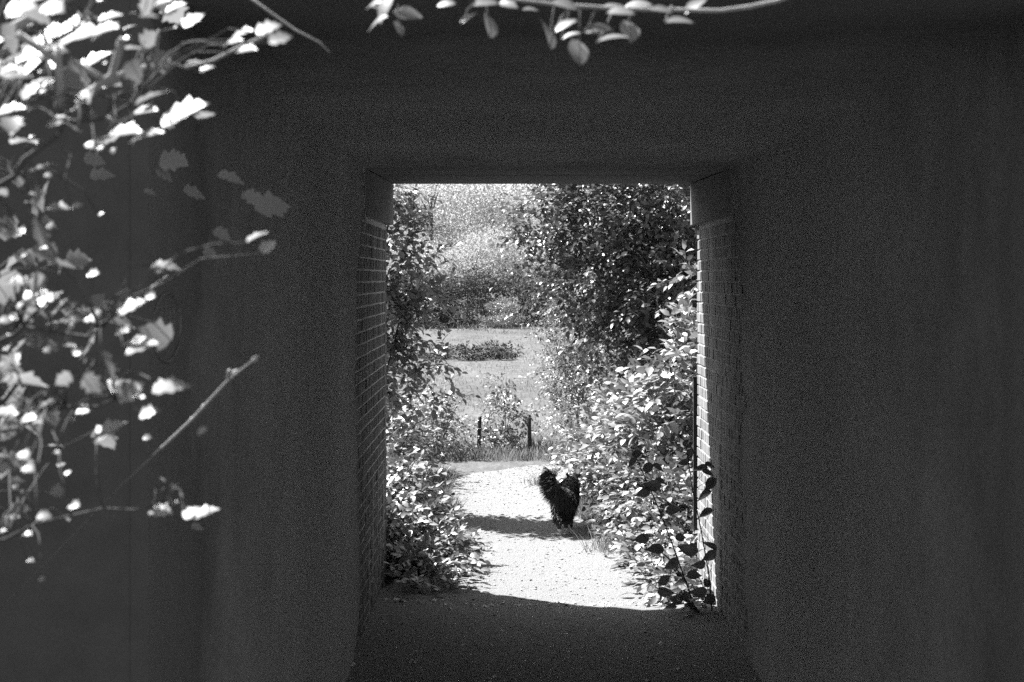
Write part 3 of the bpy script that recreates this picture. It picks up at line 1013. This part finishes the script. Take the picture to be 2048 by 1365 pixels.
GT = 'trees beyond the meadow'
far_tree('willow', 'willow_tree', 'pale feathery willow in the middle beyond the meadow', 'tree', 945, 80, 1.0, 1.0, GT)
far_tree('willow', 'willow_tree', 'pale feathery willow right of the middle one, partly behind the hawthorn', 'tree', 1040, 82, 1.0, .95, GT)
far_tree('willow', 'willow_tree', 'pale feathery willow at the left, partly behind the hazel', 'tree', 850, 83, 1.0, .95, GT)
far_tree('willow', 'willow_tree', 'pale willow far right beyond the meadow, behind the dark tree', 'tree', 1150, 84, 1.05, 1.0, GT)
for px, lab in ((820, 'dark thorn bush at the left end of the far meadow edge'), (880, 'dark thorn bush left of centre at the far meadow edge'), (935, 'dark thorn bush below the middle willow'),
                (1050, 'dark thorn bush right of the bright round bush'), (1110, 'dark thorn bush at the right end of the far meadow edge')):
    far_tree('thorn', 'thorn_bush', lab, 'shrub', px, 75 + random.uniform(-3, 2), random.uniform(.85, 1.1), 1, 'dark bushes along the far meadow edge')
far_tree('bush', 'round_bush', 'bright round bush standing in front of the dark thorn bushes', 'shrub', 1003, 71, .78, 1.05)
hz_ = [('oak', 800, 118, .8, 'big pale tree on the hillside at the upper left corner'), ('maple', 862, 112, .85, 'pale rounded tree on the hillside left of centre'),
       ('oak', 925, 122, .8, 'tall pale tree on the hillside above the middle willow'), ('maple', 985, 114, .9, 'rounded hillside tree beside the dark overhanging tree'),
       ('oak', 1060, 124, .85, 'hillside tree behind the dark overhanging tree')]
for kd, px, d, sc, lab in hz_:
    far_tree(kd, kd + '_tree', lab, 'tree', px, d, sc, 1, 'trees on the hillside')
# the rest of the wood reads as one mass
V_, T_ = [], []
lb = []
for i in range(130):
    x = random.uniform(-55, 60); y = random.uniform(128, 200)
    if i < 40: x = random.choice((-1, 1)) * random.uniform(12, 60); y = random.uniform(84, 125)
    z = float(ground_z(x, y))
    lb.append((x, y, z + random.uniform(3, 7), random.uniform(3, 5), random.uniform(3, 5), random.uniform(3, 5), 1))
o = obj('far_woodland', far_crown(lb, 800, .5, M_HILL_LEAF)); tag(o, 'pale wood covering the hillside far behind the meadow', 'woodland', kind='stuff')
# hedge clump standing out in the meadow
plant('hedge', 'low dark hedge clump standing alone across the middle of the meadow', 'hedge', (-1.2, 44, 0),
      [], [(-2.4, 45.5, .06, .5, .6, .12, 110), (-1.9, 44.6, .08, .3, .4, .14, 90), (-1.45, 45.3, .12, .4, .5, .17, 160), (-.95, 43.9, .15, .34, .5, .2, 180), (-.5, 44.8, .19, .3, .4, .2, 150), (-.15, 44.1, .15, .28, .5, .18, 120), (.1, 45.4, .14, .2, .4, .2, 60)],
      leaf_mat('hedge_leaf', .03, .06, .7, .05, .2), .2, 6, .08, LEAF2, twig_keep=0, shell=.3)

# ------------------------------------------------------------------ the dog, walking away from us
def build_dog():
    ang = -math.radians(9)        # heading: away and a little to the right
    base = Vector((.475, 14.1, .015))
    root = empty('dog', base)
    root.rotation_euler = (0, 0, ang); root.scale = (.86, .9, .92)
    tag(root, 'long-haired black dog with raised white-tipped tail walking away on the path', 'dog')
    J_ = {}
    V, E, R = [], [], []

    def j(name, co, r, par=None):
        J_[name] = len(V); V.append(co); R.append(r)
        if par: E.append((J_[par], J_[name]))
    j('pelvis', (0, 0, .355), (.072, .075)); j('loin', (0, .13, .365), (.068, .075), 'pelvis'); j('rib', (0, .27, .355), (.082, .10), 'loin'); j('chest', (0, .38, .355), (.08, .105), 'rib')
    j('neck0', (.01, .46, .385), (.07, .075), 'chest'); j('neck1', (.02, .535, .41), (.056, .06), 'neck0'); j('skull', (.03, .605, .415), (.058, .055), 'neck1')
    j('stop', (.045, .66, .39), (.04, .038), 'skull'); j('nose', (.06, .725, .365), (.025, .023), 'stop')
    for s in (-1, 1):
        k = str(s)
        f = .05 if s > 0 else -.03      # mid-stride
        j('hip' + k, (s * .042, .0, .29), (.05, .075), 'pelvis'); j('knee' + k, (s * .044, .05 + f * .5, .20), (.034, .05), 'hip' + k)
        j('hock' + k, (s * .032, -.065 + f, .115), (.023, .026), 'knee' + k); j('past' + k, (s * .026, -.045 + f, .035), (.019, .02), 'hock' + k); j('toe' + k, (s * .026, .0 + f, .016), (.022, .016), 'past' + k)
        j('sho' + k, (s * .045, .39, .27), (.045, .06), 'chest'); j('elb' + k, (s * .045, .365 - f, .19), (.03, .036), 'sho' + k)
        j('wri' + k, (s * .04, .39 - f, .09), (.022, .022), 'elb' + k); j('fpa' + k, (s * .04, .385 - f, .025), (.021, .018), 'wri' + k); j('fto' + k, (s * .04, .425 - f, .015), (.022, .015), 'fpa' + k)
    tail = [(-.02, -.07, .385), (-.045, -.10, .425), (-.068, -.105, .47), (-.085, -.095, .515), (-.092, -.07, .55)]
    pr = 'pelvis'
    for i, t in enumerate(tail):
        j('t%d' % i, t, (.03 - .004 * i,) * 2, pr); pr = 't%d' % i
    me = bpy.data.meshes.new('dog_skeleton'); me.from_pydata(V, E, [])
    o = bpy.data.objects.new('dog_tmp', me); COL.objects.link(o)
    md = o.modifiers.new('skin', 'SKIN'); md.use_smooth_shade = True
    for i, sv in enumerate(me.skin_vertices[0].data):
        sv.radius = R[i]; sv.use_root = (i == 0)
    o.modifiers.new('sub', 'SUBSURF').levels = 2
    o.modifiers['sub'].render_levels = 2
    bpy.context.view_layer.update()
    dg = bpy.context.evaluated_depsgraph_get()
    body = bpy.data.meshes.new_from_object(o.evaluated_get(dg)); body.name = 'body'
    bpy.data.objects.remove(o)
    body.materials.clear(); body.materials.append(M_FUR); body.materials.append(M_WHITE_FUR)
    n = len(body.polygons)
    for p in body.polygons:
        p.use_smooth = True
        c = p.center
        if c.z < .045 and c.y < .2: p.material_index = 1
    b = bpy.data.objects.new('body', body); link(b, root)
    # coat: strands lying back and down over the body
    body.calc_loop_triangles()
    pts = np.array([v.co for v in body.vertices]); nm = np.array([v.normal for v in body.vertices])
    tri = np.array([t.vertices for t in body.loop_triangles])
    ar = np.linalg.norm(np.cross(pts[tri[:, 1]] - pts[tri[:, 0]], pts[tri[:, 2]] - pts[tri[:, 0]]), axis=1)
    N = 9000
    ti = rng.choice(len(tri), N, p=ar / ar.sum())
    w = rng.dirichlet((1, 1, 1), N)
    p = (pts[tri[ti]] * w[..., None]).sum(1); q = unit((nm[tri[ti]] * w[..., None]).sum(1))
    flow = np.tile(np.array([0, -.55, -.65]), (N, 1))
    ln = np.where(p[:, 2] < .12, .014, np.where(p[:, 2] < .2, .04, .05)) * (.6 + .8 * rng.random(N))
    trous = (p[:, 1] < .08) & (p[:, 2] > .13) & (p[:, 2] < .34)
    ln = np.where(trous, .05 * (.5 + rng.random(N)), ln)
    legs_front = (p[:, 1] > .3) & (p[:, 2] < .2); ln = np.where(legs_front, ln * .7, ln)
    hd = p[:, 1] > .58; ln = np.where(hd, .018, ln); flow[hd] = (0, -.8, -.2)
    tl = (p[:, 2] > .43) & (p[:, 1] < 0)
    wtop = p[:, 2] > .43
    dirv = unit(q * .55 + flow + rng.normal(size=(N, 3)) * .18)

    def strands(p, dirv, ln, wd, droop):
        s = unit(np.cross(dirv, np.array([.1, 1, .2]) + rng.normal(size=p.shape) * .3)) * wd
        mid = p + dirv * (ln * .55)[:, None]; mid[:, 2] -= ln * droop * .2
        tip = p + dirv * ln[:, None]; tip[:, 2] -= ln * droop
        W = np.stack([p - s, p + s, mid - s * .8, mid + s * .8, tip], 1)
        T = np.array([[0, 1, 3], [0, 3, 2], [2, 3, 4]])
        return W, T[None] + (np.arange(len(p)) * 5)[:, None, None]
    okb = ~tl & (p[:, 2] > .085)
    W, T = strands(p[okb], dirv[okb], ln[okb], .0035, .25)
    c = bpy.data.objects.new('coat', mesh_np('coat', W, T, M_FUR)); link(c, root); tag(c, kind='stuff')
    # tail plume: long feathers falling to the left and back, white at the tip
    def plume(name, t0, t1, N, mat, lg, dirc=(-.8, -.4, .02)):
        tt = t0 + (t1 - t0) * rng.random(N)
        path_ = np.array([(0, -.03, .39)] + tail + [(-.085, -.04, .575)])
        f = tt * (len(path_) - 1); i = np.minimum(f.astype(int), len(path_) - 2); fr = (f - i)[:, None]
        p = path_[i] * (1 - fr) + path_[i + 1] * fr + rng.normal(size=(N, 3)) * .012
        d = unit(np.array(dirc) + np.outer(np.clip(.55 - tt, 0, 1), np.array([.1, 0, -1.3])) + rng.normal(size=(N, 3)) * np.array([.34, .3, .22]))
        ln = lg * (.5 + .7 * rng.random(N)) * (.75 + .4 * np.sin(tt * 3.1))
        W, T = strands(p, d, ln, .0028, .22)
        o = bpy.data.objects.new(name, mesh_np(name, W, T, mat)); link(o, root); tag(o, kind='stuff')
        return o
    plume('tail_feathering', .05, .92, 3600, M_FUR, .13)
    o = plume('tail_tip', .84, 1.0, 900, M_WHITE_FUR, .07, (-.55, -.2, .6)); tag(o, 'white tip of the raised tail')
    for s in (-1, 1):
        g = Geo()
        e0 = Vector((.03 + s * .04, .585, .455))
        g.V = [tuple(e0 + Vector(v)) for v in ((-.02, -.012, -.01), (.02, -.012, -.01), (.0, .022, -.008), (s * .022, -.012, .045), (s * .036, -.02, .024))]
        g.F = [(0, 1, 3), (1, 2, 3), (2, 0, 3), (0, 4, 1), (1, 4, 3), (0, 3, 4)]
        e = bpy.data.objects.new('ear', g.mesh('ear', M_FUR)); link(e, root)
    return root


build_dog()

# ------------------------------------------------------------------ foreground: sunlit twigs and leaves close to the camera
near_mesh = {'lobed': mesh_np('leaf', *LOBED, M_LEAF_NEAR, True), 'ovate': mesh_np('leaf', *OVATE, M_LEAF_NEAR, True)}


def near_leaf(root, kind, x, y, size, d, ang, tilt=.5, shade=False):
    c = np.array(P(x, y, d))
    s = size * d / FP
    a = math.radians(ang)
    dirv = np.array([math.cos(a), random.uniform(-.5, .5), -math.sin(a)])
    if tilt is None:
        nrm = np.array([.5 + random.uniform(-.5, .4), -.75 + random.uniform(-.2, .35), .58 + random.uniform(-.3, .4)])
    else:
        nrm = np.array([-.35 + random.uniform(-.3, .3), -tilt + random.uniform(-.2, .2), .8 + random.uniform(-.2, .2)])
    dirv = dirv - nrm * (dirv @ nrm) / (nrm @ nrm)
    dirv /= np.linalg.norm(dirv)
    pos = c - dirv * s * .5
    o = bpy.data.objects.new('leaf', near_mesh[kind])
    o.parent = root
    o.matrix_world = leaf_matrix(pos, dirv, nrm, s)
    o.matrix_parent_inverse = Matrix.Translation(-root.location)
    COL.objects.link(o)
    return pos


maple = empty('maple_shrub', (-1.15, 2.2, 0))
tag(maple, 'sunlit lobed-leaf shrub blurred in the left foreground', 'shrub')
LM = [(137, 68, 125, 15), (85, 99, 95, 20), (72, 128, 90, 200), (14, 27, 70, 170), (44, 14, 60, 20), (260, 96, 48, 5), (190, 118, 62, -20), (387, 38, 46, -75), (322, 4, 40, 10),
      (350, 14, 40, -30), (482, 67, 50, -20), (465, 84, 40, -25), (493, 99, 40, 10), (537, 55, 48, 0), (561, 76, 44, -50), (414, 137, 28, 10), (387, 123, 28, 0), (339, 128, 44, -30),
      (301, 192, 58, 15), (373, 219, 78, 30), (411, 229, 46, -60), (284, 222, 66, 10), (349, 236, 56, -35), (246, 263, 70, -10), (291, 270, 66, -20), (20, 219, 56, 10), (120, 236, 34, 10),
      (113, 246, 32, -10), (41, 281, 40, -45), (85, 332, 48, -40), (116, 414, 40, -50), (154, 411, 22, -20), (202, 428, 12, -20), (513, 472, 40, -40), (537, 492, 36, -50), (330, 533, 52, -15),
      (246, 662, 32, 10), (284, 692, 62, -12), (266, 680, 40, 0), (38, 564, 52, -30), (68, 588, 48, -50), (32, 633, 26, 0), (12, 640, 24, 0), (41, 760, 90, 30), (3, 825, 62, -60), (58, 836, 30, -10), (74, 845, 26, -50),
      (212, 773, 56, -40), (240, 771, 48, -60), (263, 780, 56, -60), (342, 773, 66, -10), (298, 824, 36, 20), (219, 858, 62, -20), (322, 1022, 42, 0), (352, 1005, 14, 0), (385, 1024, 36, -60),
      (411, 1024, 48, -35), (149, 1010, 24, 35), (89, 1032, 26, -15), (56, 1068, 18, 10), (62, 1121, 14, 0), (50, 911, 28, 50), (58, 938, 26, 30), (84, 1158, 12, 0), (5, 1062, 14, 0),
      (220, 50, 40, -60), (150, 215, 40, 40), (175, 190, 50, 60), (60, 180, 44, -35), (200, 300, 22, -10), (95, 700, 16, 50), (140, 690, 24, -80), (114, 905, 12, 0), (168, 820, 30, 15), (30, 115, 60, 40)]
DIM = [(346, 322, 54), (360, 322, 40), (462, 356, 55), (390, 387, 50), (547, 411, 84), (506, 397, 46), (421, 506, 30), (445, 470, 40), (205, 350, 50), (330, 350, 40), (300, 385, 26), (395, 1055, 26), (200, 610, 50), (190, 320, 44)]
anchors = []
for (x, y, s, a) in LM:
    d = random.uniform(1.85, 2.35)
    anchors.append(near_leaf(maple, 'lobed', x, y, s * 1.14, d, a, random.uniform(.15, .8)))
for (x, y, s) in DIM:
    anchors.append(near_leaf(maple, 'lobed', x, y, s, random.uniform(3.3, 3.5), random.uniform(-30, 30), None))
for i in range(26):
    x = random.uniform(-30, 300); y = random.uniform(-30, 130) + abs(random.gauss(0, 70))
    if x + y > 480: continue
    near_leaf(maple, 'lobed', x, y, random.uniform(24, 60), random.uniform(1.7, 2.5), random.uniform(-70, 70), random.uniform(0, .6))
for i in range(95):          # leaves turned every way, so most sit in half-tone
    y = random.uniform(-40, 1050)
    x = abs(random.gauss(0, 1)) * (170 if y < 330 else 90 if y < 560 else 130 if y < 900 else 60)
    if y < 330 and random.random() < .3: x = random.uniform(200, 480 - y * .4)
    sz_ = random.uniform(28, 74) * (1 if y < 900 else .5); d = random.uniform(1.9, 2.9)
    a = random.uniform(0, 6.28); nr = np.array([random.gauss(.15, .7), random.gauss(-.35, .5), random.gauss(.35, .6)])
    dv = np.array([math.cos(a), random.uniform(-.6, .6), math.sin(a)]); dv = dv - nr * (dv @ nr) / (nr @ nr); dv /= np.linalg.norm(dv)
    sw = sz_ * d / FP; c = np.array(P(x, y, d)) - dv * sw * .5
    o = bpy.data.objects.new('leaf', near_mesh['lobed']); o.parent = maple
    o.matrix_world = leaf_matrix(c, dv, nr, sw); o.matrix_parent_inverse = Matrix.Translation(-maple.location); COL.objects.link(o)
    anchors.append(c)
for i in range(60):          # small crumpled leaves and buds deeper in the shrub
    x = abs(random.gauss(0, 160)); y = random.uniform(-60, 1000)
    near_leaf(maple, 'lobed', x, y, random.uniform(10, 28), random.uniform(1.9, 2.6), random.uniform(-90, 90), random.uniform(.2, .9))
mst = [(P(-330, 2600, 2.2), P(-160, 900, 2.2), .012), (P(-160, 900, 2.2), P(60, -160, 2.15), .009), (P(-160, 900, 2.2), P(-40, 300, 2.1), .008), (P(-200, 1150, 2.2), P(40, 760, 2.15), .006),
       (P(-40, 300, 2.1), P(150, 60, 2.05), .006), (P(-60, 420, 2.1), P(260, 210, 2.1), .005), (P(-150, 760, 2.2), P(200, 660, 2.15), .004), (P(-170, 960, 2.2), P(230, 800, 2.15), .004), (P(-200, 1150, 2.2), P(320, 1010, 2.2), .003)]
stem_pts = []
for a, b_, r in mst:
    pts = curve(a, b_, .02, 9, .012)
    g = Geo(); g.tube(pts, taper(r, r * .5, 9), 7)
    stem_pts += pts
    obj('stem', g.mesh('stem', M_STEM, True), maple)
for k, p in enumerate(anchors):          # each leaf hangs on a stalk from the nearest stem
    p = Vector(p)
    cand = sorted(stem_pts, key=lambda q: (q - p).length + (.3 if q.z > p.z + .1 else 0))[0]
    if (cand - p).length > .9: continue
    g = Geo(); g.tube(curve(cand, p, .03, 6, .006), taper(.0016, .0009), 4)
    obj('stalk', g.mesh('stalk', M_STEM, True), maple)
g = Geo()
tw = [P(322, 897, 2.85), P(330, 890, 2.85), P(385, 838, 2.65), P(420, 800, 2.55), P(455, 762, 2.45), P(512, 716, 2.3)]
g.tube(tw, [.0028, .0028, .0027, .0025, .002, .0012], 7)
g2 = Geo(); g2.tube([P(-120, 1330, 3.9), P(60, 1160, 3.7), P(240, 975, 3.2), P(324, 895, 2.85)], [.0016, .0016, .0018, .0024], 6)
obj('stem', g2.mesh('stem', M_TWIG, True), maple)  # darker colour than the twig above, standing in for its shade
for x, y in ((385, 838), (408, 813), (470, 745), (510, 718)):
    c = P(x, y, 2.65 - (x - 385) * .0028); g.tube([c + Vector((-.004, 0, -.004)), c, c + Vector((.004, 0, .004))], [.0015, .004, .0015], 6)
g.tube([P(455, 762, 2.45), P(458, 742, 2.43), P(463, 740, 2.42)], [.0016, .0026, .001], 6)
obj('bare_twig', g.mesh('bare_twig', M_PALE_TWIG, True), maple)
for pts, r in (([P(20, 60, 2.05), P(70, 32, 2.05), P(135, -8, 2.05)], .0065), ([P(180, 185, 2.05), P(225, 150, 2.05), P(243, 80, 2.0)], .005), ([P(140, 120, 2.05), P(210, 160, 2.05), P(290, 135, 2.1)], .004),
               ([P(35, 68, 2.0), P(80, 98, 2.0), P(110, 120, 2.0)], .005), ([P(115, 100, 2.0), P(118, 150, 2.0), P(122, 210, 2.05)], .005), ([P(0, 150, 2.1), P(45, 176, 2.1)], .004),
               ([P(370, 135, 2.1), P(425, 122, 2.1), P(475, 97, 2.1), P(540, 68, 2.1)], .0022), ([P(318, 60, 2.2), P(312, 110, 2.2), P(345, 132, 2.2)], .002), ([P(135, 690, 2.2), P(138, 660, 2.2), P(152, 640, 2.2)], .004),
               ([P(212, 235, 2.1), P(240, 245, 2.1), P(270, 228, 2.1)], .003)):
    g = Geo(); g.tube(pts, r, 6); obj('stalk', g.mesh('stalk', M_PALE_TWIG, True), maple)
g = Geo(); g.tube([P(470, -25, 2.4), P(540, 25, 2.4), P(590, 60, 2.4), P(640, 86, 2.4), P(660, 106, 2.4)], [.0022, .002, .0017, .0014, .0008], 5)
o = obj('hanging_twig', g.mesh('hanging_twig', M_PALE_TWIG, True)); tag(o, 'thin bare twig hanging from the top edge, right of the foreground shrub', 'twig')

br = empty('overhanging_branch', P(1100, -40, 2.2))
tag(br, 'leafy branch hanging into the top of the view above the opening', 'branch')
g = Geo()
g.tube([P(1700, -70, 2.2), P(1620, -25, 2.2), P(1555, 2, 2.2), P(1500, 14, 2.2), P(1440, 22, 2.2), P(1340, 20, 2.2), P(1240, 18, 2.2), P(1120, 10, 2.2), P(1000, -4, 2.2), P(860, -14, 2.2), P(740, -22, 2.25), P(600, -60, 2.3)],
       [.004, .0035, .003, .003, .0028, .0028, .0026, .0026, .0024, .0022, .002, .002], 6)
obj('twig', g.mesh('twig', M_PALE_TWIG, True), br)
TL = [(770, 13, 60, 100, .6), (754, 43, 48, -170, .6), (745, 8, 40, 200, .5), (815, 27, 50, -5, None), (798, 55, 36, -70, None), (891, 7, 36, -10, .6), (936, 34, 40, -55, .6), (981, 48, 62, -65, None), (967, 4, 52, 0, .6),
      (1015, 7, 40, 30, .5), (1060, 18, 30, -20, .4), (1129, 7, 50, 10, .6), (1129, 49, 46, -20, .7), (1098, 66, 66, -100, None), (1156, 100, 66, -88, None), (1195, 58, 52, -10, .4), (1222, 74, 56, -28, .3), (1259, 58, 66, -78, None),
      (1226, 9, 40, -30, .5), (1273, 9, 52, 20, .5), (1240, 22, 50, 5, .3), (1322, 18, 40, -15, .5), (1358, 40, 52, -30, .3), (1390, 9, 50, -60, .7), (1140, 70, 36, -50, .5), (920, -10, 60, 10, .6), (1180, -15, 60, 10, .6), (1320, -18, 60, 30, .6)]
for (x, y, s, a, t) in TL:
    p = near_leaf(br, 'ovate', x, y, s * 1.1, random.uniform(2.1, 2.3), a, t)
    if y > 25:
        g = Geo(); q_ = P(x + random.uniform(-15, 15), 12, 2.2); g.tube(curve(q_, Vector(p), .0, 5, .002), .0012, 4)
        obj('stalk', g.mesh('stalk', M_TWIG, True), br)

lb = []  # leaf masses added out of view to cut light entering the near end
for i in range(46):
    x = random.uniform(-11, 11); y = random.uniform(-11, -2.5)
    lb.append((x, y, random.uniform(1, 7.5), 1.6, 1.4, 1.5, 1))
o = obj('sky_block_foliage', far_crown(lb, 420, .2, M_FAR_DARK)); tag(o, 'unseen foliage added behind the viewer to block sky light', 'woodland', kind='stuff')
